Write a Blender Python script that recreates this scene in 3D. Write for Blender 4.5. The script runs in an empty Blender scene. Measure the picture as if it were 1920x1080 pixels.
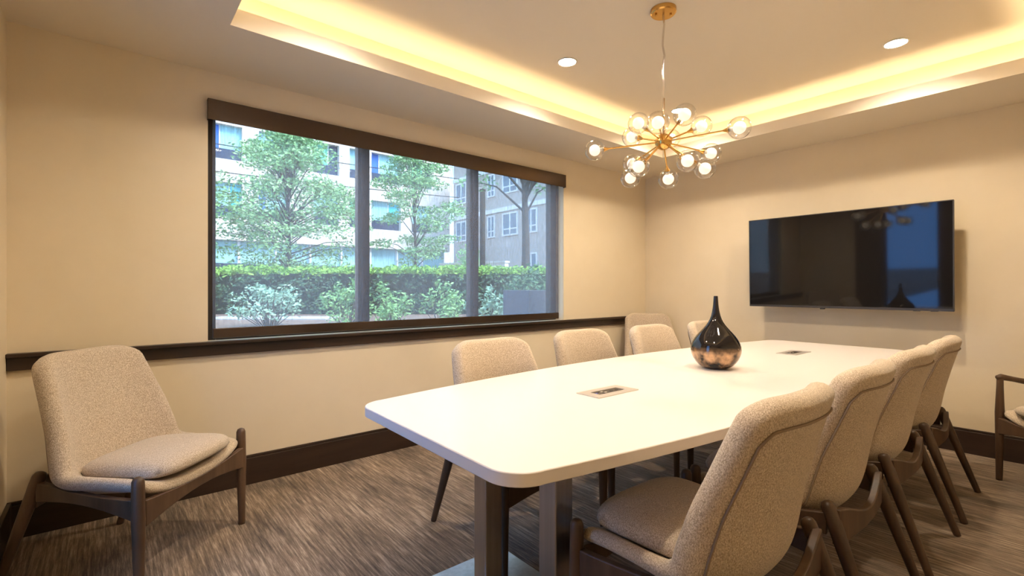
import bpy, bmesh, math, random
from mathutils import Vector, Matrix
random.seed(7)
S = bpy.context.scene
COL = S.collection

# ------------------------------------------------------------------ camera
FPX, YAW, EYE = 903.0, math.radians(50.05), 1.2
cam_d = bpy.data.cameras.new('camera'); cam = bpy.data.objects.new('camera', cam_d); COL.objects.link(cam)
cam_d.sensor_width = 36.0; cam_d.lens = 36.0 * FPX / 1920.0; cam_d.clip_start = 0.02; cam_d.clip_end = 300
cam.location = (0, 0, EYE); cam.rotation_euler = (math.pi / 2, 0, YAW - math.pi / 2)
S.camera = cam
FW = Vector((math.cos(YAW), math.sin(YAW), 0)); RT = Vector((math.sin(YAW), -math.cos(YAW), 0))

# ------------------------------------------------------------------ world, sun, exposure
w = bpy.data.worlds.new('sky'); S.world = w; w.use_nodes = True
bg = w.node_tree.nodes['Background']; bg.inputs[0].default_value = (0.38, 0.64, 1.0, 1); bg.inputs[1].default_value = 4.2
sun_d = bpy.data.lights.new('sun', 'SUN'); sun_d.energy = 9.0; sun_d.angle = math.radians(25); sun_d.color = (1, 0.93, 0.82)
sun = bpy.data.objects.new('sun', sun_d); COL.objects.link(sun)
sun.rotation_euler = Vector((-0.35, 0.75, -1.0)).to_track_quat('-Z', 'Y').to_euler()
S.view_settings.view_transform = 'Standard'; S.view_settings.look = 'None'
S.view_settings.gamma = 1.0; S.view_settings.exposure = 0.85; S.view_settings.use_curve_mapping = False
S.cycles.use_denoising = True
S.cycles.max_bounces = 10; S.cycles.diffuse_bounces = 5; S.cycles.transparent_max_bounces = 24
S.cycles.sample_clamp_indirect = 6.0; S.cycles.caustics_reflective = False; S.cycles.caustics_refractive = False

DOWN_W, STRIP_E, BULB_E = 41.0, 12.5, 0.38
WARM = (1.0, 0.825, 0.60); COVE = (1.0, 0.79, 0.48)

# ------------------------------------------------------------------ materials
def mat(name, color=(0.8, 0.8, 0.8), rough=0.6, metal=0.0, spec=0.5, emit=None, estr=0.0, sheen=0.0):
    m = bpy.data.materials.new(name); m.use_nodes = True
    b = m.node_tree.nodes['Principled BSDF']
    b.inputs['Base Color'].default_value = (*color, 1); b.inputs['Roughness'].default_value = rough
    b.inputs['Metallic'].default_value = metal; b.inputs['Specular IOR Level'].default_value = spec
    if sheen: b.inputs['Sheen Weight'].default_value = sheen
    if emit: b.inputs['Emission Color'].default_value = (*emit, 1); b.inputs['Emission Strength'].default_value = estr
    return m
def nodes(m): return m.node_tree.nodes, m.node_tree.links, m.node_tree.nodes['Principled BSDF']
def noise_color(m, stops, scale, stretch=(1, 1, 1), detail=4, bump=0.0, bscale=None, coord='Object', rough=0.6, dist=0.0):
    N, L, b = nodes(m)
    tc = N.new('ShaderNodeTexCoord'); mp = N.new('ShaderNodeMapping'); mp.inputs['Scale'].default_value = stretch
    n = N.new('ShaderNodeTexNoise'); n.inputs['Scale'].default_value = scale; n.inputs['Detail'].default_value = detail
    n.inputs['Roughness'].default_value = rough; n.inputs['Distortion'].default_value = dist
    r = N.new('ShaderNodeValToRGB')
    els = r.color_ramp.elements
    while len(els) < len(stops): els.new(0.5)
    for e, (p, c) in zip(els, stops): e.position = p; e.color = (*c, 1)
    L.new(tc.outputs[coord], mp.inputs[0]); L.new(mp.outputs[0], n.inputs['Vector'])
    L.new(n.outputs['Fac'], r.inputs[0]); L.new(r.outputs[0], b.inputs['Base Color'])
    if bump:
        n2 = N.new('ShaderNodeTexNoise'); n2.inputs['Scale'].default_value = bscale or scale
        L.new(mp.outputs[0], n2.inputs['Vector'])
        bp = N.new('ShaderNodeBump'); bp.inputs['Strength'].default_value = bump; bp.inputs['Distance'].default_value = 0.01
        L.new(n2.outputs['Fac'], bp.inputs['Height']); L.new(bp.outputs[0], b.inputs['Normal'])
    return m

M = {}
M['wall'] = noise_color(mat('wall_paint', rough=0.75, spec=0.2), [(0.3, (0.75, 0.645, 0.47)), (0.7, (0.78, 0.675, 0.50))], 3, bump=0.04, bscale=220)
M['ceil'] = mat('ceiling_paint', (0.77, 0.69, 0.56), 0.85, spec=0.1)
M['wood'] = noise_color(mat('walnut_wood', rough=0.42, spec=0.4), [(0.25, (0.045, 0.024, 0.013)), (0.55, (0.095, 0.054, 0.030)), (0.8, (0.155, 0.092, 0.052))], 14, (1, 1, 0.12), 6, bump=0.06)
M['trimwood'] = noise_color(mat('dark_stained_trim', rough=0.38, spec=0.45), [(0.3, (0.020, 0.011, 0.007)), (0.6, (0.040, 0.022, 0.013)), (0.85, (0.065, 0.036, 0.02))], 9, (0.15, 0.15, 1.2), 6)
M['bronze'] = mat('bronze_aluminium', (0.085, 0.060, 0.046), 0.24, 0.8)
M['frame'] = mat('window_frame_dark', (0.055, 0.045, 0.042), 0.4, 0.2)
M['table'] = mat('white_laminate', (0.80, 0.745, 0.71), 0.28, spec=0.5)
M['steel'] = noise_color(mat('brushed_steel', rough=0.32, metal=1.0), [(0.3, (0.40, 0.37, 0.34)), (0.7, (0.50, 0.47, 0.44))], 40, (1, 1, 0.03), 3)
M['brass'] = mat('brushed_brass', (0.72, 0.43, 0.13), 0.22, 1.0)
M['black'] = mat('black_plastic', (0.012, 0.012, 0.013), 0.35)
M['screen'] = mat('tv_screen', (0.010, 0.009, 0.009), 0.045, spec=0.42)
M['silver'] = mat('silver_plate', (0.62, 0.58, 0.54), 0.35, 0.6)
M['ivory'] = mat('ivory_plastic', (0.75, 0.70, 0.62), 0.4)
M['bluejack'] = mat('blue_socket', (0.10, 0.14, 0.5), 0.4)
M['outlet'] = mat('brown_outlet_face', (0.050, 0.034, 0.024), 0.4)
def fabric(name):
    m = mat(name, rough=0.95, spec=0.1, sheen=0.25)
    return noise_color(m, [(0.36, (0.33, 0.255, 0.175)), (0.5, (0.54, 0.435, 0.32)), (0.66, (0.76, 0.655, 0.52))], 330, (1, 1, 0.6), 3, bump=0.3, bscale=420, rough=0.7)
M['fabric'] = fabric('oatmeal_tweed')
M['seam'] = mat('seam_thread', (0.26, 0.19, 0.13), 0.9)
# carpet: streaks along the room's short axis
cp = mat('carpet', rough=0.95, spec=0.05, sheen=0.15)
noise_color(cp, [(0.36, (0.075, 0.052, 0.036)), (0.50, (0.22, 0.160, 0.112)), (0.62, (0.48, 0.37, 0.27))], 9.0, (9.0, 0.42, 1), 15, bump=0.5, bscale=120, rough=0.78)
N, L, b = nodes(cp)
l0 = b.inputs['Base Color'].links[0]; src = l0.from_socket
tc = N.new('ShaderNodeTexCoord'); mp = N.new('ShaderNodeMapping'); mp.inputs['Scale'].default_value = (4.0, 1.6, 1)
n = N.new('ShaderNodeTexNoise'); n.inputs['Scale'].default_value = 1.3; n.inputs['Detail'].default_value = 6
mr = N.new('ShaderNodeMapRange'); mr.inputs['From Min'].default_value = 0.32; mr.inputs['From Max'].default_value = 0.68; mr.inputs['To Min'].default_value = 0.62; mr.inputs['To Max'].default_value = 1.30
vm_ = N.new('ShaderNodeVectorMath'); vm_.operation = 'SCALE'
L.new(tc.outputs['Object'], mp.inputs[0]); L.new(mp.outputs[0], n.inputs['Vector']); L.new(n.outputs['Fac'], mr.inputs['Value'])
L.new(src, vm_.inputs[0]); L.new(mr.outputs[0], vm_.inputs['Scale']); L.new(vm_.outputs[0], b.inputs['Base Color'])
M['carpet'] = cp
def thin_glass(name, tint=(1, 1, 1), rim=0.65, rough=0.0, base=0.04):
    m = bpy.data.materials.new(name); m.use_nodes = True
    N, L = m.node_tree.nodes, m.node_tree.links; N.clear()
    o = N.new('ShaderNodeOutputMaterial'); mx = N.new('ShaderNodeMixShader')
    t = N.new('ShaderNodeBsdfTransparent'); t.inputs[0].default_value = (*tint, 1)
    g = N.new('ShaderNodeBsdfGlossy'); g.inputs['Roughness'].default_value = rough
    lw = N.new('ShaderNodeLayerWeight'); lw.inputs[0].default_value = 0.5
    p = N.new('ShaderNodeMath'); p.operation = 'POWER'; p.inputs[1].default_value = 2.4
    mr = N.new('ShaderNodeMapRange'); mr.inputs['To Min'].default_value = base; mr.inputs['To Max'].default_value = rim
    L.new(lw.outputs['Facing'], p.inputs[0]); L.new(p.outputs[0], mr.inputs['Value']); L.new(mr.outputs[0], mx.inputs[0])
    L.new(t.outputs[0], mx.inputs[1]); L.new(g.outputs[0], mx.inputs[2]); L.new(mx.outputs[0], o.inputs[0])
    return m
M['glass'] = thin_glass('window_glass', (0.94, 0.97, 0.97), 0.6)
M['doorglass'] = thin_glass('daylight_tint_glass', (0.46, 0.64, 0.82), 0.6)  # tint added to deepen the blue of the door's daylight and dim it
M['globe'] = thin_glass('clear_globe_glass', (0.96, 0.95, 0.93), 0.95, 0.02, 0.05)
M['cable'] = thin_glass('clear_cable_sleeve', (0.85, 0.80, 0.74), 0.9, 0.15, 0.35)
M['bulb'] = mat('frosted_bulb', (0.95, 0.92, 0.88), 0.5, emit=(1.0, 0.88, 0.72), estr=BULB_E)
M['strip'] = mat('led_strip_glow', (0.9, 0.9, 0.9), 0.5, emit=COVE, estr=STRIP_E)
M['lamp'] = mat('downlight_lens', (0.9, 0.9, 0.9), 0.5, emit=(1.0, 0.93, 0.84), estr=22.0)
M['white'] = mat('white_trim', (0.82, 0.78, 0.72), 0.5)
# roller shade mesh fabric: open weave, part see-through, part scattering
sh = bpy.data.materials.new('shade_mesh'); sh.use_nodes = True
N, L = sh.node_tree.nodes, sh.node_tree.links; N.clear()
o = N.new('ShaderNodeOutputMaterial'); mx = N.new('ShaderNodeMixShader'); ad = N.new('ShaderNodeMixShader'); ad.inputs[0].default_value = 0.5
t = N.new('ShaderNodeBsdfTransparent'); t.inputs[0].default_value = (1, 1, 1, 1)
d = N.new('ShaderNodeBsdfDiffuse'); d.inputs[0].default_value = (0.16, 0.125, 0.10, 1)
tl = N.new('ShaderNodeBsdfTranslucent'); tl.inputs[0].default_value = (0.38, 0.38, 0.41, 1)
tc = N.new('ShaderNodeTexCoord'); mp = N.new('ShaderNodeMapping'); mp.inputs['Scale'].default_value = (160, 1, 12)
nz = N.new('ShaderNodeTexNoise'); nz.inputs['Scale'].default_value = 1.0; nz.inputs['Detail'].default_value = 3
mr = N.new('ShaderNodeMapRange'); mr.inputs['From Min'].default_value = 0.3; mr.inputs['From Max'].default_value = 0.7
mr.inputs['To Min'].default_value = 0.34; mr.inputs['To Max'].default_value = 0.46
L.new(tc.outputs['Object'], mp.inputs[0]); L.new(mp.outputs[0], nz.inputs['Vector']); L.new(nz.outputs['Fac'], mr.inputs['Value'])
L.new(d.outputs[0], ad.inputs[1]); L.new(tl.outputs[0], ad.inputs[2]); L.new(mr.outputs[0], mx.inputs[0])
L.new(t.outputs[0], mx.inputs[1]); L.new(ad.outputs[0], mx.inputs[2]); L.new(mx.outputs[0], o.inputs[0])
M['shade'] = sh
# vase: dark metallic glaze with a bronze mottled belly
vm = mat('vase_glaze', (0.02, 0.018, 0.018), 0.07, 0.6, 0.7)
N, L, b = nodes(vm)
tc = N.new('ShaderNodeTexCoord'); sx = N.new('ShaderNodeSeparateXYZ'); n = N.new('ShaderNodeTexNoise'); n.inputs['Scale'].default_value = 14; n.inputs['Detail'].default_value = 5
r1 = N.new('ShaderNodeMapRange'); r1.inputs['From Min'].default_value = 0.125; r1.inputs['From Max'].default_value = 0.085
r2 = N.new('ShaderNodeMapRange'); r2.inputs['From Min'].default_value = 0.40; r2.inputs['From Max'].default_value = 0.62
mu = N.new('ShaderNodeMath'); mu.operation = 'MULTIPLY'; mc = N.new('ShaderNodeMixRGB')
mc.inputs[1].default_value = (0.030, 0.026, 0.026, 1); mc.inputs[2].default_value = (0.58, 0.36, 0.21, 1)
L.new(tc.outputs['Object'], sx.inputs[0]); L.new(tc.outputs['Object'], n.inputs['Vector']); L.new(sx.outputs['Z'], r1.inputs['Value'])
L.new(n.outputs['Fac'], r2.inputs['Value']); L.new(r1.outputs[0], mu.inputs[0]); L.new(r2.outputs[0], mu.inputs[1])
L.new(mu.outputs[0], mc.inputs[0]); L.new(mc.outputs[0], b.inputs['Base Color'])
M['vase'] = vm
# outdoors
def leafmat(name, a, c):
    m = mat(name, a, 0.6, spec=0.25)
    noise_color(m, [(0.3, a), (0.7, c)], 2.5, detail=3, rough=0.6)
    return m
M['leaf_tree'] = leafmat('tree_leaves', (0.17, 0.36, 0.13), (0.36, 0.58, 0.28))
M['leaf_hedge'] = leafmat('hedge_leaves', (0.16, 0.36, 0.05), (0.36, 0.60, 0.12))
M['leaf_blue'] = leafmat('sage_leaves', (0.24, 0.42, 0.30), (0.46, 0.66, 0.52))
M['leaf_green'] = leafmat('shrub_leaves', (0.18, 0.40, 0.13), (0.38, 0.62, 0.28))
M['leaf_dark'] = leafmat('dark_shrub_hedge_shade_leaves', (0.05, 0.13, 0.06), (0.12, 0.24, 0.12))  # dark shrub's own green; on the hedge side it paints in shade
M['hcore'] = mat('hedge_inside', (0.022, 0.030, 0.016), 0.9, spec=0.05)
M['bark'] = mat('bark', (0.075, 0.062, 0.055), 0.9)
M['mulch'] = noise_color(mat('mulch', rough=0.95), [(0.35, (0.12, 0.075, 0.055)), (0.65, (0.26, 0.18, 0.14))], 9, detail=8, coord='Object')
M['pave'] = mat('pale_paving', (0.45, 0.45, 0.47), 0.9)
M['cream'] = noise_color(mat('pale_stone_cladding', rough=0.8), [(0.3, (0.66, 0.62, 0.57)), (0.7, (0.76, 0.72, 0.67))], 0.8)
M['cyan'] = mat('pale_cyan_glazing', (0.36, 0.66, 0.72), 0.25)
M['teal'] = mat('turquoise_panel', (0.05, 0.58, 0.66), 0.3)
M['blue'] = mat('blue_panel', (0.04, 0.17, 0.62), 0.3)
M['mint'] = mat('mint_panel', (0.16, 0.62, 0.42), 0.3)
M['navy'] = mat('dark_glazing', (0.035, 0.05, 0.10), 0.2)
M['winwhite'] = mat('white_window_frame', (0.8, 0.8, 0.8), 0.5)
M['pane'] = mat('grey_blue_pane', (0.20, 0.26, 0.33), 0.15)
M['plantbox'] = mat('slate_planter', (0.10, 0.105, 0.14), 0.6)
bk = mat('brick_facade', rough=0.85, spec=0.1); N, L, b = nodes(bk)
tc = N.new('ShaderNodeTexCoord'); mp = N.new('ShaderNodeMapping'); mp.inputs['Rotation'].default_value = (math.pi/2, 0, math.pi/2)
br = N.new('ShaderNodeTexBrick'); br.inputs['Scale'].default_value = 4.0
br.inputs['Color1'].default_value = (0.40, 0.25, 0.20, 1); br.inputs['Color2'].default_value = (0.48, 0.31, 0.25, 1); br.inputs['Mortar'].default_value = (0.52, 0.46, 0.42, 1)
L.new(tc.outputs['Object'], mp.inputs[0]); L.new(mp.outputs[0], br.inputs[0]); L.new(br.outputs[0], b.inputs['Base Color'])
M['brick'] = bk

# ------------------------------------------------------------------ mesh helpers
class MB:
    def __init__(s): s.v = []; s.f = []
    def add(s, vs, fs):
        k = len(s.v); s.v += [tuple(p) for p in vs]; s.f += [tuple(i + k for i in q) for q in fs]; return s
    def box(s, x0, x1, y0, y1, z0, z1):
        return s.add([(x0,y0,z0),(x1,y0,z0),(x1,y1,z0),(x0,y1,z0),(x0,y0,z1),(x1,y0,z1),(x1,y1,z1),(x0,y1,z1)],
                     [(0,3,2,1),(4,5,6,7),(0,1,5,4),(1,2,6,5),(2,3,7,6),(3,0,4,7)])
    def tube(s, pts, rad, n=12, cap=True):
        pts = [Vector(p) for p in pts]; rad = rad if isinstance(rad, (list, tuple)) else [rad] * len(pts)
        rings = []; ref = None
        for i, p in enumerate(pts):
            t = (pts[min(i+1, len(pts)-1)] - pts[max(i-1, 0)]).normalized()
            if ref is None: ref = Vector((1, 0, 0)) if abs(t.x) < 0.8 else Vector((0, 1, 0))
            a = (ref - t * ref.dot(t)).normalized(); ref = a; b_ = t.cross(a)
            rings.append([p + (a * math.cos(2*math.pi*k/n) + b_ * math.sin(2*math.pi*k/n)) * rad[i] for k in range(n)])
        vs = [q for r in rings for q in r]; fs = []
        for i in range(len(pts)-1):
            for k in range(n): fs.append((i*n+k, i*n+(k+1) % n, (i+1)*n+(k+1) % n, (i+1)*n+k))
        if cap: fs += [tuple(reversed(range(n))), tuple((len(pts)-1)*n + k for k in range(n))]
        return s.add(vs, fs)
    def lathe(s, prof, n=32, c=(0, 0, 0)):
        vs = [(c[0]+r*math.cos(2*math.pi*k/n), c[1]+r*math.sin(2*math.pi*k/n), c[2]+z) for r, z in prof for k in range(n)]
        fs = [(i*n+k, i*n+(k+1) % n, (i+1)*n+(k+1) % n, (i+1)*n+k) for i in range(len(prof)-1) for k in range(n)]
        if prof[0][0] > 1e-6: fs.append(tuple(reversed(range(n))))
        if prof[-1][0] > 1e-6: fs.append(tuple((len(prof)-1)*n + k for k in range(n)))
        return s.add(vs, fs)
    def strip(s, secs):      # list of 4-point sections -> closed bar
        vs = [p for q in secs for p in q]; fs = []
        for i in range(len(secs)-1):
            for k in range(4): fs.append((i*4+k, i*4+(k+1) % 4, (i+1)*4+(k+1) % 4, (i+1)*4+k))
        fs += [(3, 2, 1, 0), tuple((len(secs)-1)*4 + k for k in range(4))]
        return s.add(vs, fs)
    def ball(s, c, r, n=20, m=12):
        prof = [(max(1e-7, r*math.sin(math.pi*i/m)), -r*math.cos(math.pi*i/m)) for i in range(m+1)]
        return s.lathe(prof, n, c)
    def build(s, name, m, parent=None, smooth=False, bevel=0.0, sub=0):
        me = bpy.data.meshes.new(name); me.from_pydata(s.v, [], s.f)
        bm = bmesh.new(); bm.from_mesh(me); bmesh.ops.remove_doubles(bm, verts=bm.verts, dist=1e-6) if smooth else None
        bmesh.ops.recalc_face_normals(bm, faces=bm.faces); bm.to_mesh(me); bm.free()
        me.materials.append(m)
        ob = bpy.data.objects.new(name, me); COL.objects.link(ob)
        if smooth:
            me.polygons.foreach_set('use_smooth', [True] * len(me.polygons))
        if bevel:
            md = ob.modifiers.new('bevel', 'BEVEL'); md.width = bevel; md.segments = 2; md.limit_method = 'ANGLE'
        if sub:
            md = ob.modifiers.new('sub', 'SUBSURF'); md.levels = sub; md.render_levels = sub
        if parent: ob.parent = parent
        return ob
def auto_smooth(ob, ang=40):
    me = ob.data
    me.polygons.foreach_set('use_smooth', [True] * len(me.polygons))
    bm = bmesh.new(); bm.from_mesh(me); lim = math.radians(ang)
    for e in bm.edges:
        if len(e.link_faces) == 2 and e.calc_face_angle(0) > lim: e.smooth = False
    bm.to_mesh(me); bm.free(); return ob
def empty(name, loc=(0, 0, 0), rz=0.0):
    e = bpy.data.objects.new(name, None); COL.objects.link(e); e.location = loc; e.rotation_euler = (0, 0, rz); e.empty_display_size = 0.1; return e
def tag(ob, label, cat, group=None, kind=None):
    if label: ob['label'] = label
    if cat: ob['category'] = cat
    if group: ob['group'] = group
    if kind: ob['kind'] = kind
    return ob
def struct(ob, label=None):
    ob['kind'] = 'structure'
    if label: ob['label'] = label
    return ob
def copy_tree(src, loc, rz):
    r = src.copy(); COL.objects.link(r); r.location = loc; r.rotation_euler = (0, 0, rz)
    for ch in list(src.children):
        c = ch.copy(); COL.objects.link(c); c.parent = r
        for g in ch.children:
            k = g.copy(); COL.objects.link(k); k.parent = c
    return r

# ------------------------------------------------------------------ room shell
X0, X1, Y0, Y1 = -0.372, 4.79, -0.78, 3.30
ZC, ZU = 2.47, 2.72
WT = 0.22
OX0, OX1, OZ0, OZ1 = 0.445, 3.425, 0.885, 2.29        # window opening
DY0, DY1, DZ1 = 1.30, 2.42, 2.44                      # glazed door opening in the wall beside the camera
struct(MB().box(X0-WT, X1+WT, Y0-WT, Y1+WT, -0.12, 0).build('floor', M['carpet']), 'brown and taupe streaked carpet floor')
m = MB(); y0, y1 = Y1, Y1 + WT
m.box(X0-WT, OX0, y0, y1, 0, 3.0); m.box(OX1, X1+WT, y0, y1, 0, 3.0); m.box(OX0, OX1, y0, y1, 0, OZ0); m.box(OX0, OX1, y0, y1, OZ1, 3.0)
struct(m.build('wall_left', M['wall']), 'cream painted wall with the wide window')
struct(MB().box(X1, X1+WT, Y0, Y1, 0, 3.0).build('wall_back', M['wall']), 'cream painted wall behind the television')
struct(MB().box(X0-WT, X1+WT, Y0-WT, Y0, 0, 3.0).build('wall_right', M['wall']), 'cream painted wall on the right side')
m = MB(); m.box(X0-WT, X0, Y0, DY0, 0, 3.0); m.box(X0-WT, X0, DY1, Y1, 0, 3.0); m.box(X0-WT, X0, DY0, DY1, DZ1, 3.0)
struct(m.build('wall_front', M['wall']), 'cream painted end wall with the glazed door')
struct(MB().box(X0, X1, Y0, Y1, ZU, 3.0).build('ceiling', M['ceil']), 'raised tray ceiling painted off white')
TX0, TX1, TY0, TY1 = 0.45, 4.14, 0.13, 2.655
REC = 0.16; LIP = 2.56; SH = 2.505
m = MB()
m.box(X0, TX0, Y0, Y1, ZC, SH); m.box(TX1, X1, Y0, Y1, ZC, SH); m.box(TX0, TX1, Y0, TY0, ZC, SH); m.box(TX0, TX1, TY1, Y1, ZC, SH)
lt = 0.018
m.box(TX0-lt, TX0, TY0-lt, TY1+lt, SH, LIP); m.box(TX1, TX1+lt, TY0-lt, TY1+lt, SH, LIP)
m.box(TX0, TX1, TY0-lt, TY0, SH, LIP); m.box(TX0, TX1, TY1, TY1+lt, SH, LIP)
m.box(X0, TX0-REC, Y0, Y1, SH, ZU); m.box(TX1+REC, X1, Y0, Y1, SH, ZU)
m.box(TX0-REC, TX1+REC, Y0, TY0-REC, SH, ZU); m.box(TX0-REC, TX1+REC, TY1+REC, Y1, SH, ZU)
struct(m.build('ceiling_soffit', M['ceil']), 'dropped ceiling border around the lit tray')
# LED strips lying on the cove shelf
c = 0.075
for nm, (a0, a1, b0, b1), lb in (
        ('cove_light_strip', (TX0, TX1, TY1+c-0.008, TY1+c+0.008), 'warm LED strip in the ceiling cove above the window'),
        ('cove_light_strip', (TX1+c-0.008, TX1+c+0.008, TY0, TY1), 'warm LED strip in the ceiling cove above the television'),
        ('cove_light_strip', (TX0, TX1, TY0-c-0.008, TY0-c+0.008), 'warm LED strip in the ceiling cove opposite the window'),
        ('cove_light_strip', (TX0-c-0.008, TX0-c+0.008, TY0, TY1), 'warm LED strip in the ceiling cove nearest the glazed door')):
    tag(MB().box(a0, a1, b0, b1, SH, SH+0.012).build(nm, M['strip']), lb, 'light strip', 'cove light strips')
# baseboards and chair rail
BH, BT = 0.178, 0.018
def board(name, boxes, m_, lab):
    mb = MB()
    for q in boxes: mb.box(*q)
    return struct(mb.build(name, m_, bevel=0.003), lab)
board('baseboard_left', [(X0, X1, Y1-BT, Y1, 0, BH-0.016), (X0, X1, Y1-BT*0.6, Y1, BH-0.016, BH)], M['trimwood'], 'dark wood baseboard below the window')
board('baseboard_back', [(X1-BT, X1, Y0, Y1-BT, 0, BH-0.016), (X1-BT*0.6, X1, Y0, Y1-BT, BH-0.016, BH)], M['trimwood'], 'dark wood baseboard below the television')
board('baseboard_right', [(X0, X1-BT, Y0, Y0+BT, 0, BH)], M['trimwood'], 'dark wood baseboard on the right wall')
board('baseboard_front', [(X0, X0+BT, Y0+BT, DY0-0.08, 0, BH), (X0, X0+BT, DY1+0.08, Y1-BT, 0, BH)], M['trimwood'], 'dark wood baseboard on the end wall')
board('trim_1', [(X0, X1, Y1-0.022, Y1, 0.805, 0.868), (X0, X1, Y1-0.045, Y1, 0.868, 0.888)], M['trimwood'], 'dark wood chair rail running under the window')
# window
win = struct(empty('window_1', ((OX0+OX1)/2, Y1+0.14, OZ0)), 'wide three-pane window with dark metal frame'); win['category'] = 'window'
wx, wz = (OX1-OX0)/2, OZ1-OZ0
m = MB(); fw = 0.055
m.box(-wx, -wx+fw, -0.035, 0.035, 0, wz); m.box(wx-fw-0.02, wx, -0.035, 0.035, 0, wz); m.box(-wx+fw, wx-fw, -0.035, 0.035, 0, 0.06); m.box(-wx+fw, wx-fw, -0.035, 0.035, wz-0.05, wz)
m.build('window_frame', M['frame'], win, bevel=0.004)
third = 2*wx/3
for k in (1, 2):
    xx = -wx + third*k
    mm = MB().box(xx-0.044, xx+0.044, -0.03, 0.035, 0.06, wz-0.05); mm.box(xx-0.02, xx+0.02, -0.045, -0.03, 0.06, wz-0.05); mm.build('mullion', M['frame'], win, bevel=0.004)
for k in range(3):
    MB().box(-wx+third*k+0.05, -wx+third*(k+1)-0.05, 0.0, 0.006, 0.05, wz-0.04).build('glass_pane', M['glass'], win)
# roller shade hanging inside the opening
rs = tag(empty('roller_shade', ((OX0+OX1)/2, Y1-0.04, OZ0)), 'brown mesh roller shade with bronze valance covering the wide window', 'roller shade')
m = MB(); L2 = wx
m.box(-L2-0.006, L2-0.006, 0, 0.006, 1.293, 1.415); m.box(-L2-0.006, L2-0.006, 0.006, 0.075, 1.408, 1.415)
m.box(-L2-0.006, -L2, 0.006, 0.038, 1.293, 1.408); m.box(L2-0.012, L2-0.006, 0.006, 0.038, 1.293, 1.408)
m.build('valance', M['bronze'], rs, bevel=0.003)
MB().box(-L2+0.028, L2-0.035, 0.075, 0.077, 0.075, 1.40).build('shade_fabric', M['shade'], rs)
MB().box(-L2+0.028, L2-0.035, 0.069, 0.083, 0.015, 0.075).build('hem_bar', M['bronze'], rs, bevel=0.004)
# glazed door in the end wall (its blue daylight mirrors in the television)
dr = struct(empty('door_1', (X0-0.11, (DY0+DY1)/2, 0)), 'full-height glazed door with dark wooden frame'); dr['category'] = 'door'
hw = (DY1-DY0)/2
m = MB(); m.box(-0.11, 0.13, -hw-0.05, -hw+0.10, 0, DZ1); m.box(-0.11, 0.13, hw-0.30, hw+0.05, 0, DZ1); m.box(-0.11, 0.13, -hw+0.10, hw-0.30, DZ1-0.05, DZ1)
m.build('door_frame', M['trimwood'], dr)
m = MB(); a, b_ = -hw+0.10, hw-0.30
m.box(-0.025, 0.025, a, a+0.05, 0.01, DZ1-0.05); m.box(-0.025, 0.025, b_-0.05, b_, 0.01, DZ1-0.05); m.box(-0.025, 0.025, a+0.05, b_-0.05, 0.01, 0.25); m.box(-0.025, 0.025, a+0.05, b_-0.05, DZ1-0.10, DZ1-0.05)
leaf = m.build('door_leaf', M['frame'], dr)
MB().box(-0.004, 0.004, a+0.05, b_-0.05, 0.25, DZ1-0.10).build('glass_pane', M['doorglass'], leaf)
MB().tube([(0.06, a+0.025, 0.85), (0.06, a+0.025, 1.25)], 0.011).build('door_handle', M['steel'], leaf, smooth=True)
struct(MB().box(X0-WT-6, X0-WT, -4, Y1+WT, -0.15, -0.01).build('ground_patio', M['pave']), 'pale paving outside the glazed door')

# ------------------------------------------------------------------ ceiling lights
DL = [(0.90, 2.24), (2.36, 2.24), (3.74, 2.24), (0.90, 0.76), (2.36, 0.76), (3.74, 0.76)]
where = ['in the tray corner near window and door', 'midway along the window side of the tray', 'in the tray corner between window and television',
         'in the tray corner near the door, away from the window', 'midway along the tray side away from the window', 'in the tray corner near the television, right of the chandelier']
for (x, y), wh in zip(DL, where):
    e = tag(empty('recessed_downlight', (x, y, ZU)), 'round recessed downlight ' + wh, 'downlight', 'recessed downlights')
    MB().lathe([(0.066, -0.001), (0.066, -0.006), (0.058, -0.008), (0.056, -0.003)], 32).build('trim_ring', M['white'], e, smooth=True)
    MB().lathe([(0.0001, -0.004), (0.057, -0.004)], 32).build('lens', M['lamp'], e)
    ld = bpy.data.lights.new('downlight_beam', 'SPOT'); ld.energy = DOWN_W; ld.color = WARM; ld.spot_size = math.radians(150); ld.spot_blend = 0.65; ld.shadow_soft_size = 0.045
    lo = bpy.data.objects.new('downlight_beam', ld); COL.objects.link(lo); lo.location = (0, 0, -0.02); lo.parent = e

# ------------------------------------------------------------------ chandelier
CX, CY = 2.322, 1.485
cd0 = FW.x*CX + FW.y*CY
HZ = EYE + (540-266)/FPX*cd0
ch = tag(empty('chandelier', (CX, CY, ZU)), 'brass sputnik chandelier with fifteen clear glass globes hanging over table', 'chandelier')
can = MB().lathe([(0.068, 0), (0.068, -0.020), (0.062, -0.026), (0.0001, -0.027)], 40).build('canopy', M['brass'], ch); auto_smooth(can)
for s_ in (-1, 1): MB().lathe([(0.006, -0.026), (0.006, -0.034), (0.0001, -0.036)], 12, (0.04*s_*RT.x, 0.04*s_*RT.y, 0)).build('screw_cap', M['brass'], can, smooth=True)
hz = HZ - ZU
pts = [(0.004*math.sin(i*1.9)*(1 if 0 < i < 12 else 0), 0.004*math.cos(i*2.3)*(1 if 0 < i < 12 else 0), -0.027 + (hz+0.03+0.027)*i/12) for i in range(13)]
MB().tube(pts, 0.0055, 8).build('clear_cable', M['cable'], ch, smooth=True)
MB().tube([(0.006, 0, hz+0.02), (0.006, 0, hz+0.24)], 0.004, 8).build('stem', M['brass'], ch, smooth=True)
MB().ball((0, 0, hz), 0.045, 28, 16).build('hub', M['brass'], ch, smooth=True)
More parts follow.
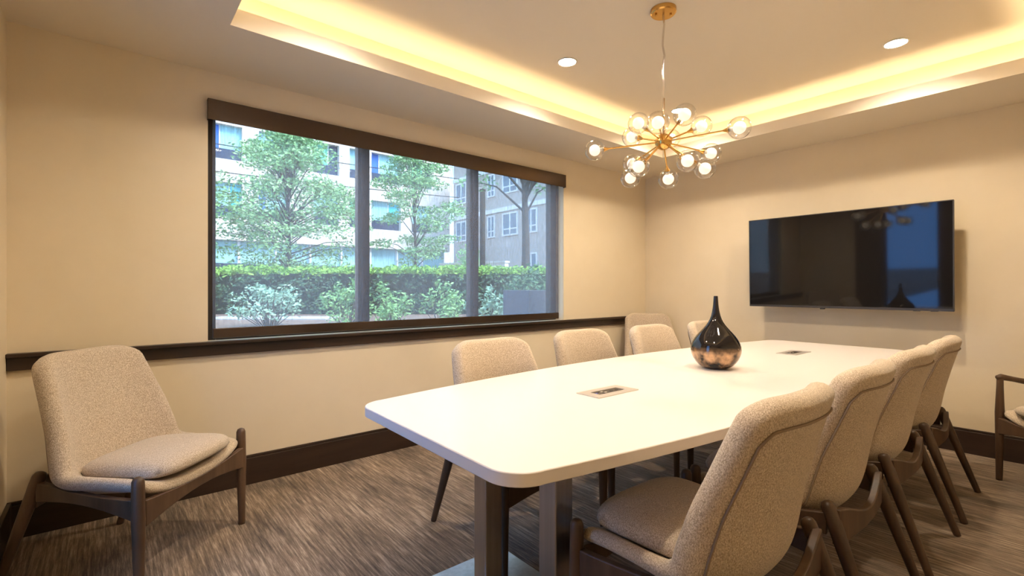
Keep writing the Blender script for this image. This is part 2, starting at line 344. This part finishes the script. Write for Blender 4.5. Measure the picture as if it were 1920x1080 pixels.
GL = [(1115,282,18.5),(1184.6,257,17.8),(1197,231,19.4),(1233.7,230,21.6),(1283.7,215,21.3),(1315,237,19.4),(1386.5,239.5,21.4),(1258,260,16.8),
      (1333,287.6,18.5),(1321.7,316,19.6),(1289,301.5,21.0),(1253,336,18.2),(1197.6,312.6,20.2),(1185.5,307,17.2),(1182,334,18.0)]
GR = 0.0555
Ch = Vector((CX, CY, HZ))
for gx, gy, gr in GL:
    dd = cd0 + ((GR*FPX/gr) - cd0 + 0.0) * 0.8
    P = (FW + RT*((gx-960)/FPX))*dd; P.z = EYE + (540-gy)/FPX*dd
    v = P - Ch; ln = v.length; u = v.normalized(); q = u.to_track_quat('Z', 'Y')
    a = empty_arm = None
    arm = MB().tube([(0, 0, 0.03), (0, 0, ln-GR-0.016)], 0.0042, 10)
    arm.tube([(0, 0, ln-GR-0.020), (0, 0, ln-GR-0.006), (0, 0, ln-GR+0.006)], [0.006, 0.010, 0.016], 14)
    ao = arm.build('arm', M['brass'], ch, smooth=True); auto_smooth(ao)
    ao.location = (0, 0, hz); ao.rotation_mode = 'QUATERNION'; ao.rotation_quaternion = q
    prof = [(GR*math.sin(math.pi*i/20), ln - GR*math.cos(math.pi*i/20)) for i in range(2, 20)] + [(0.0001, ln+GR)]
    m = MB(); n = 32
    m.v = [(r*math.cos(2*math.pi*k/n), r*math.sin(2*math.pi*k/n), z) for r, z in prof for k in range(n)]
    m.f = [(i*n+k, i*n+(k+1) % n, (i+1)*n+(k+1) % n, (i+1)*n+k) for i in range(len(prof)-1) for k in range(n)]
    m.build('glass_globe', M['globe'], ao, smooth=True)
    MB().ball((0, 0, ln), 0.031, 24, 14).build('bulb', M['bulb'], ao, smooth=True)
    MB().tube([(0, 0, ln-GR+0.004), (0, 0, ln-0.029)], 0.010, 12).build('bulb_neck', M['ivory'], ao, smooth=True)

# ------------------------------------------------------------------ table
TCX, TCY, TZ, TH = 2.515, 1.285, 0.762, 0.036
TL, WM, WE = 3.60, 0.63, 0.452
tb = tag(empty('conference_table', (TCX, TCY, 0), math.radians(-0.8)), 'long white boat-shaped conference table on steel pedestals', 'table')
def half_w(x): return WM - (WM-WE)*(2*abs(x)/TL)**2
out = []; rc = 0.10; xe = TL/2
side = [(-xe+rc + (TL-2*rc)*i/40) for i in range(41)]
for x in side: out.append((x, -half_w(x)))
we = half_w(xe-rc)
for k in range(1, 10):
    a = -math.pi/2 + math.pi/2*k/10; out.append((xe-rc+rc*math.cos(a), -we+rc+rc*math.sin(a)))
for k in range(0, 10):
    a = math.pi/2*k/10; out.append((xe-rc+rc*math.cos(a), we-rc+rc*math.sin(a)))
for x in reversed(side): out.append((x, half_w(x)))
for k in range(1, 10):
    a = math.pi/2 + math.pi/2*k/10; out.append((-xe+rc+rc*math.cos(a), we-rc+rc*math.sin(a)))
for k in range(0, 10):
    a = math.pi + math.pi/2*k/10; out.append((-xe+rc+rc*math.cos(a), -we+rc+rc*math.sin(a)))
n = len(out); m = MB()
m.v = [(x, y, TZ-TH) for x, y in out] + [(x, y, TZ) for x, y in out]
m.f = [tuple(reversed(range(n))), tuple(range(n, 2*n))] + [(i, (i+1) % n, n+(i+1) % n, n+i) for i in range(n)]
top = m.build('table_top', M['table'], tb, bevel=0.003); auto_smooth(top, 30)
for sx in (-1, 1):
    px = sx*1.39
    for sy in (-1, 1):
        MB().box(px-0.039, px+0.039, sy*0.187-0.039, sy*0.187+0.039, 0.008, TZ-TH-0.012).build('column', M['steel'], tb, bevel=0.004)
    MB().box(px-0.26, px+0.26, -0.44, 0.44, 0.0, 0.008).build('base_plate', M['steel'], tb, bevel=0.004)
    MB().box(px-0.10, px+0.10, -0.33, 0.33, TZ-TH-0.012, TZ-TH).build('mounting_plate', M['steel'], tb)
for px, lb in ((-0.90, 'silver pop-up power outlet in tabletop nearest the camera'), (1.03, 'silver pop-up power outlet in tabletop between vase and television')):
    c_, s_ = math.cos(tb.rotation_euler.z), math.sin(tb.rotation_euler.z)
    e = tag(empty('power_outlet', (TCX+px*c_, TCY+px*s_, TZ), tb.rotation_euler.z), lb, 'power outlet', 'tabletop power outlets')
    m = MB(); m.box(-0.128, 0.128, 0.026, 0.061, 0, 0.004); m.box(-0.128, 0.128, -0.061, -0.026, 0, 0.004); m.box(-0.128, -0.082, -0.026, 0.026, 0, 0.004); m.box(0.082, 0.128, -0.026, 0.026, 0, 0.004)
    m.build('cover_frame', M['silver'], e)
    MB().box(-0.082, 0.082, -0.026, 0.026, 0, 0.0015).build('outlet_face', M['outlet'], e)
    for (jx, jy, mm) in ((-0.068, 0.004, 'bluejack'), (-0.050, 0.013, 'black'), (-0.028, 0.012, 'ivory'), (-0.020, -0.004, 'ivory'), (-0.040, -0.012, 'black'), (0.02, 0, 'black'), (0.055, 0, 'black')):
        MB().box(jx-0.006, jx+0.006, jy-0.004, jy+0.004, 0.0015, 0.003).build('socket', M[mm], e)
# vase
prof = [(0.050, 0), (0.075, 0.006), (0.108, 0.035), (0.127, 0.075), (0.131, 0.105), (0.124, 0.140), (0.102, 0.176), (0.072, 0.208), (0.046, 0.238), (0.029, 0.268), (0.019, 0.305), (0.0135, 0.345), (0.011, 0.390), (0.0105, 0.396), (0.007, 0.394), (0.007, 0.33)]
va = MB().lathe(prof, 48).build('bottle_vase', M['vase'], smooth=True, sub=1); va.location = (2.548, 1.305, TZ)
tag(va, 'glossy black and bronze long-necked bottle vase at the table centre', 'vase')

# ------------------------------------------------------------------ television
TVX, TY_0, TY_1, TZ0, TZ1 = 4.585, 0.603, 2.020, 1.032, 1.825
tv = tag(empty('television', (TVX, (TY_0+TY_1)/2, TZ0)), 'large flat black television mounted on the end wall', 'television')
tv.rotation_euler.y = -0.024
w2, h2 = (TY_1-TY_0)/2, TZ1-TZ0
MB().box(0.004, 0.032, -w2, w2, 0, h2).build('housing', M['black'], tv, bevel=0.004)
MB().box(0.0, 0.004, -w2+0.006, w2-0.006, 0.018, h2-0.006).build('screen', M['screen'], tv)
m = MB(); m.box(-0.001, 0.004, -w2, w2, 0, 0.018); m.box(-0.001, 0.004, -w2, -w2+0.006, 0.018, h2); m.box(-0.001, 0.004, w2-0.006, w2, 0.018, h2); m.box(-0.001, 0.004, -w2+0.006, w2-0.006, h2-0.006, h2)
m.build('bezel', mat('dark_grey_bezel', (0.05, 0.045, 0.042), 0.35, 0.4), tv)
MB().box(0.002, 0.03, 0.10, 0.132, -0.010, 0.0).build('sensor', M['black'], tv, bevel=0.003)
for yy in (-0.50, -0.60): MB().box(0.006, 0.03, yy-0.02, yy+0.02, -0.004, 0.0).build('button', M['black'], tv)
MB().box(0.032, X1-TVX-0.016, -0.25, 0.25, 0.22, 0.58).build('wall_mount', M['black'], tv)

# ------------------------------------------------------------------ chairs
def cr(pts, t):
    n = len(pts)-1; x = min(max(t, 0), 0.99999)*n; i = int(x); f = x-i
    p0, p1, p2, p3 = pts[max(i-1, 0)], pts[i], pts[i+1], pts[min(i+2, n)]
    return tuple(0.5*((2*b)+(c-a)*f+(2*a-5*b+4*c-d)*f*f+(3*b-a-3*c+d)*f**3) for a, b, c, d in zip(p0, p1, p2, p3))
#            y      z     half-w  curl
PROF = [( 0.248, 0.402, 0.270, 0.048), ( 0.150, 0.392, 0.276, 0.074), ( 0.020, 0.384, 0.280, 0.088), (-0.080, 0.392, 0.282, 0.092), (-0.143, 0.436, 0.280, 0.096),
        (-0.170, 0.512, 0.272, 0.100), (-0.188, 0.615, 0.258, 0.088), (-0.212, 0.720, 0.245, 0.070), (-0.240, 0.830, 0.232, 0.054), (-0.268, 0.925, 0.217, 0.042)]
def shell_pt(s, t, off):
    at = abs(t); q_ = min(max((s-0.15)/0.35, 0), 1); off = off*(0.66+0.34*q_*q_*(3-2*q_))
    if s > 0.5: s = s - 0.060*(s-0.5)*2*at**5
    y, z, hw_, cu = cr(PROF, s)
    y2, z2, _, _ = cr(PROF, min(s+0.01, 1)); y1, z1, _, _ = cr(PROF, max(s-0.01, 0))
    ty, tz = y2-y1, z2-z1; l = math.hypot(ty, tz); ty /= l; tz /= l
    ny, nz = tz, -ty                       # toward the sitter
    if s < 0.3: pass
    k = cu*at**2.6 - off
    slope = 2.6*cu*at**1.6/hw_*0.8
    ox = off*slope/math.sqrt(1+slope*slope)*(1 if t > 0 else -1)
    k = cu*at**2.6 - off/math.sqrt(1+slope*slope)
    return Vector((t*hw_ + ox, y + ny*k, z + nz*k))
def make_shell(parent):
    NS, NT = 30, 16; m = MB(); th = 0.070
    for off in (0.0, th):
        for i in range(NS+1):
            for j in range(NT+1):
                m.v.append(tuple(shell_pt(i/NS, -1+2*j/NT, off)))
    W_ = NT+1; K = (NS+1)*W_
    for i in range(NS):
        for j in range(NT):
            a = i*W_+j; m.f.append((a, a+1, a+W_+1, a+W_)); m.f.append((K+a, K+a+W_, K+a+W_+1, K+a+1))
    ring = [j for j in range(W_)] + [i*W_+NT for i in range(1, NS+1)] + [NS*W_+j for j in range(NT-1, -1, -1)] + [i*W_ for i in range(NS-1, 0, -1)]
    # rounded rim: one extra mid loop pushed outward
    cen = len(m.v); mids = []
    for q in ring:
        p, r = Vector(m.v[q]), Vector(m.v[K+q]); i, j = divmod(q, W_)
        inn = Vector(m.v[min(max(i, 1), NS-1)*W_ + min(max(j, 1), NT-1)]); d_ = (p-inn).normalized()
        mids.append((p+r)/2 + d_*0.016)
    m.v += [tuple(p) for p in mids]; n = len(ring)
    for a in range(n):
        b_ = (a+1) % n
        m.f.append((ring[a], ring[b_], cen+b_, cen+a)); m.f.append((cen+a, cen+b_, K+ring[b_], K+ring[a]))
    ob = m.build('upholstered_shell', M['fabric'], parent, smooth=True, sub=1)
    # stitched seam round the rear panel
    path = [shell_pt(s, -0.86, 0.0725) for s in [0.44+0.46*i/16 for i in range(17)]]
    path += [shell_pt(0.90+0.035*math.sin(math.pi/2*i/4), -0.86+0.10*(i/4), 0.0725) for i in range(1, 5)]
    path += [shell_pt(0.935, -0.76+1.52*i/14, 0.0725) for i in range(1, 14)]
    path += [shell_pt(0.90+0.035*math.cos(math.pi/2*i/4), 0.76+0.10*(i/4), 0.0725) for i in range(0, 5)]
    path += [shell_pt(0.90-0.46*i/16, 0.86, 0.0725) for i in range(1, 17)]
    MB().tube(path, 0.0038, 6).build('stitched_seam', M['seam'], ob, smooth=True)
    return ob
def make_cushion(parent):
    m = MB(); NU, NV = 20, 18; zb = 0.418
    def pt(u, v, top):
        y = -0.135 + (v+1)/2*0.425
        hw_ = 0.222 + 0.032*(v+1)/2
        x = u*hw_
        if v > 0: y -= 0.030*abs(u)**3*v
        # round the plan corners
        r = (abs(u)**5 + abs(v)**5)**0.2
        if r > 1: x /= r; y = (y-0.07)/r + 0.07
        e = max(0.0, 1-min(1.0, r)**6)**0.5
        mid = zb + 0.030 + 0.010*(v+1)/2
        return (x, y, mid + (0.044*e + 0.012*(1-u*u)*(1-v*v) if top else -0.030*e))
    for top in (True, False):
        for i in range(NV+1):
            for j in range(NU+1): m.v.append(pt(-1+2*j/NU, -1+2*i/NV, top))
    W_ = NU+1; K = (NV+1)*W_
    for i in range(NV):
        for j in range(NU):
            a = i*W_+j; m.f.append((a, a+1, a+W_+1, a+W_)); m.f.append((K+a, K+a+W_, K+a+W_+1, K+a+1))
    return m.build('seat_cushion', M['fabric'], parent, smooth=True)
def leg(parent, foot, top_, r0, r1, rt):
    f, t_ = Vector(foot), Vector(top_); pts, rr = [], []
    for k, r in ((0, r0), (0.02, r0*1.04), (0.35, (r0+r1)/2), (0.65, r1), (0.9, rt), (0.965, rt*0.96), (0.99, rt*0.72), (1.0, rt*0.3)):
        pts.append(f.lerp(t_, k)); rr.append(r)
    return MB().tube(pts, rr, 14).build('leg', M['wood'], parent, smooth=True)
def rail(name, parent, A, B, wid, topf, botf, bow=(0, 0, 0), nseg=10):
    A, B = Vector(A), Vector(B); d_ = (B-A).normalized(); side_ = Vector((-d_.y, d_.x, 0)).normalized()*wid/2; secs = []
    for i in range(nseg+1):
        k = i/nseg; p = A.lerp(B, k) + Vector(bow)*math.sin(math.pi*k); zt, zb = topf(k), botf(k)
        secs.append([(p.x-side_.x, p.y-side_.y, zb), (p.x+side_.x, p.y+side_.y, zb), (p.x+side_.x, p.y+side_.y, zt), (p.x-side_.x, p.y-side_.y, zt)])
    ob = MB().strip(secs).build(name, M['wood'], parent, bevel=0.004); return auto_smooth(ob)
def make_chair(arms=False):
    e = empty('lounge_armchair' if arms else 'upholstered_chair')
    make_shell(e); make_cushion(e)
    ft = 0.65 if arms else 0.486
    for s in (-1, 1):
        leg(e, (s*0.3175, 0.245, 0), (s*0.3175, 0.240, ft), 0.0155, 0.023, 0.0215 if not arms else 0.017)
        leg(e, (s*0.285, -0.375, 0), (s*0.262, -0.205, 0.475), 0.0145, 0.022, 0.024)
        rail('side_rail', e, (s*0.315, 0.225, 0), (s*0.268, -0.210, 0), 0.024, lambda k: 0.398+0.042*k-0.012*math.sin(math.pi*k), lambda k: 0.318+0.045*k+0.022*math.sin(math.pi*k))
    rail('front_apron', e, (-0.305, 0.250, 0), (0.305, 0.250, 0), 0.024, lambda k: 0.392-0.022*math.sin(math.pi*k), lambda k: 0.290+0.036*math.sin(math.pi*k))
    rail('rear_rail', e, (-0.264, -0.236, 0), (0.264, -0.236, 0), 0.026, lambda k: 0.455-0.055*math.sin(math.pi*k)**1.6, lambda k: 0.332+0.014*math.sin(math.pi*k), (0, -0.024, 0), 16)
    if arms:
        for s in (-1, 1):
            MB().tube([(s*0.3175, 0.258, 0.640), (s*0.318, 0.235, 0.644), (s*0.322, 0.16, 0.630), (s*0.325, 0.0, 0.598), (s*0.318, -0.16, 0.566), (s*0.300, -0.275, 0.545)],
                      [0.013, 0.019, 0.016, 0.019, 0.017, 0.013], 12).build('armrest', M['wood'], e, smooth=True)
            MB().tube([(s*0.262, -0.205, 0.45), (s*0.285, -0.25, 0.52), (s*0.300, -0.272, 0.552)], [0.02, 0.015, 0.013], 10).build('arm_support', M['wood'], e, smooth=True)
    return e
PI = math.pi
G1 = 'upholstered chairs around the table'
spots = [((1.43, 0.775), 0.0, 'large beige tweed chair with back turned, nearest the camera on the right table side', G1),
         ((2.14, 0.78), 0.01, 'beige tweed chair with back turned, second from camera along the right table side', G1),
         ((2.87, 0.78), -0.01, 'beige tweed chair with back turned, third from camera along the right table side', G1),
         ((3.62, 0.78), 0.02, 'beige tweed chair with back turned, nearest the television on the right table side', G1),
         ((1.57, 1.79), PI, 'beige tweed chair on the window side of table, nearest the camera', G1),
         ((2.37, 1.87), PI, 'beige tweed chair on the window side of table, second from camera', G1),
         ((3.08, 1.82), PI, 'beige tweed chair on the window side of table, just left of the vase', G1),
         ((3.79, 1.78), PI, 'beige tweed chair on the window side of table, partly hidden behind the vase', G1),
         ((0.125, 2.70), math.atan2(-0.68, 0.733)-PI/2, 'beige tweed chair standing alone by the window wall at far left', 'chairs along the walls'),
         ((4.36, 2.86), math.atan2(-0.85, -0.53)-PI/2, 'beige tweed chair pushed into the room corner behind the table', 'chairs along the walls')]
proto = None
for (x, y), rz, lb, g in spots:
    if proto is None: proto = make_chair(); o = proto; o.location = (x, y, 0); o.rotation_euler.z = rz
    else: o = copy_tree(proto, (x, y, 0), rz)
    tag(o, lb, 'chair', g)
ac = make_chair(True); ac.location = (4.22, -0.045, 0); ac.rotation_euler.z = math.atan2(0.707, -0.707)-PI/2
tag(ac, 'dark wood armchair with beige cushion beside the television wall', 'armchair')

# ------------------------------------------------------------------ outdoors
GZ = 0.55
def at(px, py, d_):
    p = (FW + RT*((px-960)/FPX))*d_; p.z = EYE + (540-py)/FPX*d_; return p
def gnd(px, d_): p = at(px, 540, d_); p.z = GZ; return p
struct(MB().box(-45, 60, Y1+WT, 70, GZ-0.3, GZ).build('ground', M['mulch']), 'brown mulch planting bed outside the window')
def leaves(m, c, rad, n, size, rnd, squash=1.0):
    for _ in range(n):
        while True:
            q = Vector((rnd.uniform(-1, 1), rnd.uniform(-1, 1), rnd.uniform(-1, 1)))
            if q.length < 1: break
        p = Vector(c) + Vector((q.x*rad[0], q.y*rad[1], q.z*rad[2]))
        a = Vector((rnd.gauss(0, 1), rnd.gauss(0, 1), rnd.gauss(0, 0.6)*squash)).normalized(); b2 = a.cross(Vector((rnd.gauss(0, 1), rnd.gauss(0, 1), rnd.gauss(0, 1)))).normalized()
        l = size*rnd.uniform(0.6, 1.3); w_ = l*0.42
        k = len(m.v); m.v += [tuple(p-a*l/2), tuple(p+b2*w_/2), tuple(p+a*l/2), tuple(p-b2*w_/2)]; m.f.append((k, k+1, k+2, k+3))
def raw(m, name, mt, parent):
    me = bpy.data.meshes.new(name); me.from_pydata(m.v, [], m.f); me.materials.append(mt)
    ob = bpy.data.objects.new(name, me); COL.objects.link(ob); ob.parent = parent; return ob
def tree(px, d_, zb, zt, rx, mt, label, seed, nclump=60, nl=110, lsize=0.24, trunk=0.09, shape=0.75, low=None):
    rnd = random.Random(seed); b_ = gnd(px, d_); e = tag(empty('tree', b_), label, 'tree', 'trees outside the window')
    H_ = zt - GZ; m = MB(); tr = MB()
    tr.tube([(0, 0, -0.05), (0.04, 0.02, H_*0.35), (-0.03, 0.03, H_*0.7), (0, 0, H_*0.93)], [trunk, trunk*0.85, trunk*0.5, trunk*0.15], 8)
    z0 = zb-GZ
    for i in range(nclump):
        k = rnd.random()**0.9; z = z0 + (H_-z0)*k
        R_ = rx*(max(0.12, math.sin(math.pi*min(1, 0.18+0.82*k)))**shape)
        a = rnd.uniform(0, 2*PI); rr = R_*math.sqrt(rnd.random()); c_ = Vector((rr*math.cos(a), rr*math.sin(a), z))
        leaves(m, c_, (rx*0.30, rx*0.30, rx*0.10), nl, lsize, rnd)
        if i % 2 == 0: tr.tube([(0, 0, max(z*0.75, z0*0.8)), tuple(c_*0.6 + Vector((0, 0, z*0.36))), tuple(c_)], [trunk*0.30, trunk*0.2, trunk*0.06], 5)
    raw(tr, 'trunk', M['bark'], e)
    f = raw(m, 'foliage', mt, e); f['kind'] = 'stuff'
    return e
tree(540, 18, 1.9, 7.0, 2.75, M['leaf_tree'], 'broad leafy green tree outside the left window pane', 11, 150, 130, 0.15)
tree(778, 19, 2.2, 6.9, 1.75, M['leaf_tree'], 'slender airy green tree outside the middle window pane', 12, 95, 100, 0.14, 0.07)
tree(985, 14, 4.0, 6.4, 2.3, M['leaf_tree'], 'tree with bare dark trunk outside the right window pane', 13, 40, 80, 0.15, 0.13)
def shrub(px, d_, hgt, rad, mt, label, seed, n=30, nl=34, ls=0.075, group='shrubs in front of the hedge'):
    rnd = random.Random(seed); e = tag(empty('shrub', gnd(px, d_)), label, 'shrub', group); m = MB(); st = MB()
    for i in range(n):
        a = rnd.uniform(0, 2*PI); r_ = rad*math.sqrt(rnd.random()); z = hgt*rnd.uniform(0.25, 1.0)*(1-0.35*(r_/rad)**2)
        c_ = (r_*math.cos(a), r_*math.sin(a), z); st.tube([(c_[0]*0.25, c_[1]*0.25, -0.02), (c_[0]*0.7, c_[1]*0.7, z*0.6), c_], [0.008, 0.006, 0.003], 4)
        leaves(m, c_, (rad*0.28, rad*0.28, hgt*0.17), nl, ls, rnd)
    raw(st, 'stems', M['bark'], e); f = raw(m, 'foliage', mt, e); f['kind'] = 'stuff'
shrub(505, 8.2, 0.70, 0.55, M['leaf_blue'], 'silvery blue-green shrub in front of hedge in left window pane', 21, 34, 36)
shrub(650, 8.4, 0.80, 0.42, M['leaf_green'], 'bright green shrub beside the left window mullion', 22, 32, 36)
shrub(728, 8.0, 0.72, 0.36, M['leaf_green'], 'leafy shrub at the left of the middle window pane', 23, 26, 32)
shrub(830, 8.0, 0.74, 0.34, M['leaf_green'], 'leafy shrub at the right of the middle window pane', 24, 26, 32)
shrub(915, 7.4, 0.62, 0.32, M['leaf_blue'], 'small shrub just right of the right-hand window mullion', 25, 24, 30)
shrub(985, 9.4, 1.08, 0.66, M['leaf_dark'], 'dark bushy shrub behind the slate planter', 26, 46, 40, 0.09)
shrub(880, 17, 2.1, 0.75, M['leaf_green'], 'round clipped bush beyond the hedge near the brick building', 27, 50, 40, 0.11, 'bushes beyond the hedge')
# hedge running across the view
A, B = gnd(330, 12.2), gnd(1120, 12.2); hd = (B-A); hl = hd.length
he = tag(empty('hedge', (A+B)/2, math.atan2(hd.y, hd.x)), 'long clipped green hedge across the whole window view', 'hedge')
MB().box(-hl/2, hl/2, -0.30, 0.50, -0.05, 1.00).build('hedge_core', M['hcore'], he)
rnd = random.Random(5); m = MB()
for i in range(700):
    x = rnd.uniform(-hl/2, hl/2); leaves(m, (x, rnd.uniform(-0.35, 0.45), 1.02+rnd.uniform(-0.04, 0.14)), (0.14, 0.12, 0.10), 16, 0.10, rnd)
f = raw(m, 'top_foliage', M['leaf_hedge'], he); f['kind'] = 'stuff'
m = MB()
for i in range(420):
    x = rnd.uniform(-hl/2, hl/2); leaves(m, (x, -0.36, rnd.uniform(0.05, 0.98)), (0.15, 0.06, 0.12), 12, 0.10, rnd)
f = raw(m, 'shaded_side_foliage', M['leaf_dark'], he); f['kind'] = 'stuff'  # darker leaves than the lit top: the side's shade is painted in
# pale path at the hedge foot, planter, low wall, pole
A, B = gnd(395, 10.3), gnd(625, 10.3); hd = B-A
p = MB().box(-hd.length/2, hd.length/2, -0.45, 0.45, 0.0, 0.02).build('path', M['pave']); p.location = (A+B)/2; p.rotation_euler.z = math.atan2(hd.y, hd.x); struct(p, 'pale paved path at the foot of the hedge')
c_ = gnd(995, 6.6); e = tag(empty('planter_box', c_, 0.0), 'square slate grey planter box outside the right window pane', 'planter')
m = MB(); q = 0.27; m.box(-q, q, -q, -q+0.03, 0, 0.62); m.box(-q, q, q-0.03, q, 0, 0.62); m.box(-q, -q+0.03, -q+0.03, q-0.03, 0, 0.62); m.box(q-0.03, q, -q+0.03, q-0.03, 0, 0.62)
m.build('box', M['plantbox'], e, bevel=0.006); MB().box(-q+0.03, q-0.03, -q+0.03, q-0.03, 0.0, 0.56).build('soil', M['mulch'], e)
c_ = gnd(905, 16); tag(MB().tube([(0, 0, -0.05), (0, 0, 3.9)], 0.09, 12).lathe([(0.13, 0), (0.13, 0.12), (0.09, 0.14)], 12).lathe([(0.10, 3.86), (0.10, 3.92), (0.0001, 3.96)], 12).build('utility_pole', M['bark'], smooth=True), 'dark slim pole just right of the right-hand mullion', 'pole').location = c_
A, B = gnd(830, 23), gnd(950, 21); hd = B-A
o = MB().box(-hd.length/2, hd.length/2, -0.15, 0.15, -0.05, 1.75).box(-hd.length/2-0.04, hd.length/2+0.04, -0.19, 0.19, 1.75, 1.83).build('garden_wall', M['cream']); o.location = (A+B)/2; o.rotation_euler.z = math.atan2(hd.y, hd.x)
tag(o, 'low pale wall beyond the hedge before the brick building', 'wall')
# pale modern building, facade parallel to the window wall
BY = 36.0
cb = tag(empty('office_building', (12, BY, GZ)), 'pale office building with turquoise and blue window panels', 'building')
bx0, bx1 = -22.0, 23.0; m = MB()
levels = [(4.35, 5.85), (8.10, 9.60), (11.85, 13.35), (15.6, 17.1)]
for z0, z1 in levels: m.box(bx0-12, bx1-12, 0, 0.5, z0-GZ, z1-GZ)
m.box(bx0-12, bx1-12, 0.9, 8, 0, 16)
m.build('facade', M['cream'], cb)
wins = []; x = -20.2; k = 0
pat = [(5.0, 6.8, 0), (7.8, 9.6, 1), (11.4, 13.25, 2), (14.05, 15.2, 3), (15.8, 18.3, 0), (19.3, 21.2, 2)]
allw = [(a-16.4, b-16.4, c) for a, b, c in pat] + pat
edges = sorted(allw)
prev = bx0
cm = MB()
for a, b, c in edges:
    for (z0, z1), (z2, z3) in zip(levels[:-1], levels[1:]): cm.box(prev-12, a-12, 0.0, 0.9, z1-GZ, z2-GZ)
    prev = b
for (z0, z1), (z2, z3) in zip(levels[:-1], levels[1:]): cm.box(prev-12, bx1-12, 0.0, 0.9, z1-GZ, z2-GZ)
cm.build('wall_piers', M['cream'], cb)
for fl, ((z0, z1), (z2, z3)) in enumerate(zip(levels[:-1], levels[1:])):
    for a, b, c in edges:
        if a < 2: continue
        f = MB().box(a-12, b-12, 0.35, 0.45, z1-GZ, z1-GZ+0.75).build('window', M['navy'], cb)
        cc = (c + fl) % 4; sp = a + (b-a)*(0.62 if cc in (0, 3) else 0.30)
        l, r = (('cyan', 'teal'), ('blue', 'cyan'), ('cyan', 'cyan'), ('mint', 'navy'))[cc]
        MB().box(a-12, sp-12-0.03, 0.38, 0.44, z1-GZ+0.75, z2-GZ).build('pane', M[l], f)
        MB().box(sp-12+0.03, b-12, 0.38, 0.44, z1-GZ+(0.0 if r == 'teal' else 0.75), z2-GZ).build('pane', M[r], f)
        MB().box(sp-12-0.03, sp-12+0.03, 0.33, 0.46, z1-GZ+0.75, z2-GZ).build('glazing_bar', M['winwhite'], f)
for i in range(9):
    a = 2.0 + i*2.3
    f = MB().box(a-12, a-12+0.12, 0.3, 0.6, 0, 3.8).build('post', M['winwhite'], cb)
    MB().box(a-12+0.12, a-12+2.3, 0.6, 0.68, 0.3, 2.3).build('shop_glass', M['navy'], cb)
    MB().box(a-12+0.12, a-12+2.3, 0.6, 0.68, 2.3, 3.8).build('shop_glass', M['cyan'], cb)
# brick building, facade facing -x
BX = 22.0
bb = tag(empty('brick_building', (BX, 28, GZ)), 'red brick building with white framed windows at right', 'building')
MB().box(0, 9, -16, 5.8, -0.1, 12).build('brick_wall', M['brick'], bb)
for z in (6.75, 9.85):
    MB().box(-0.10, 0, -16, 5.8, z-GZ, z-GZ+0.30).build('stone_band', M['winwhite'], bb)
for y0, y1 in ((33.4, 31.9), (29.1, 28.2), (27.3, 25.6), (24.8, 23.6), (21.6, 20.0), (18.0, 16.4)):
    for z0, z1 in ((1.9, 3.6), (4.95, 6.6), (8.0, 9.7)):
        if z0 < 2 and y0 > 25: continue
        ya, yb = y1-28, y0-28
        m = MB(); t_ = 0.10
        m.box(-0.08, 0.0, ya, ya+t_, z0-GZ, z1-GZ); m.box(-0.08, 0.0, yb-t_, yb, z0-GZ, z1-GZ); m.box(-0.08, 0, ya+t_, yb-t_, z0-GZ, z0-GZ+t_); m.box(-0.08, 0, ya+t_, yb-t_, z1-GZ-t_, z1-GZ)
        ym = (ya+yb)/2; m.box(-0.07, 0, ym-0.05, ym+0.05, z0-GZ+t_, z1-GZ-t_); m.box(-0.06, 0, ya+t_, yb-t_, z0-GZ+0.45, z0-GZ+0.53)
        f = m.build('window', M['winwhite'], bb)
        MB().box(-0.03, -0.01, ya+t_, yb-t_, z0-GZ+t_, z1-GZ-t_).build('pane', M['pane'], f)
# overhead cables
for k, (za, zb) in enumerate(((8.6, 8.5), (7.2, 7.25))):
    pts = [(-16+34*i/16, 26+1.0*i/16, za+(zb-za)*i/16-0.5*math.sin(PI*i/16)) for i in range(17)]
    tag(MB().tube(pts, 0.025, 5).build('overhead_cable', M['black']), ('upper' if k == 0 else 'lower') + ' thin black overhead cable crossing before the pale building', 'cable', 'overhead cables')
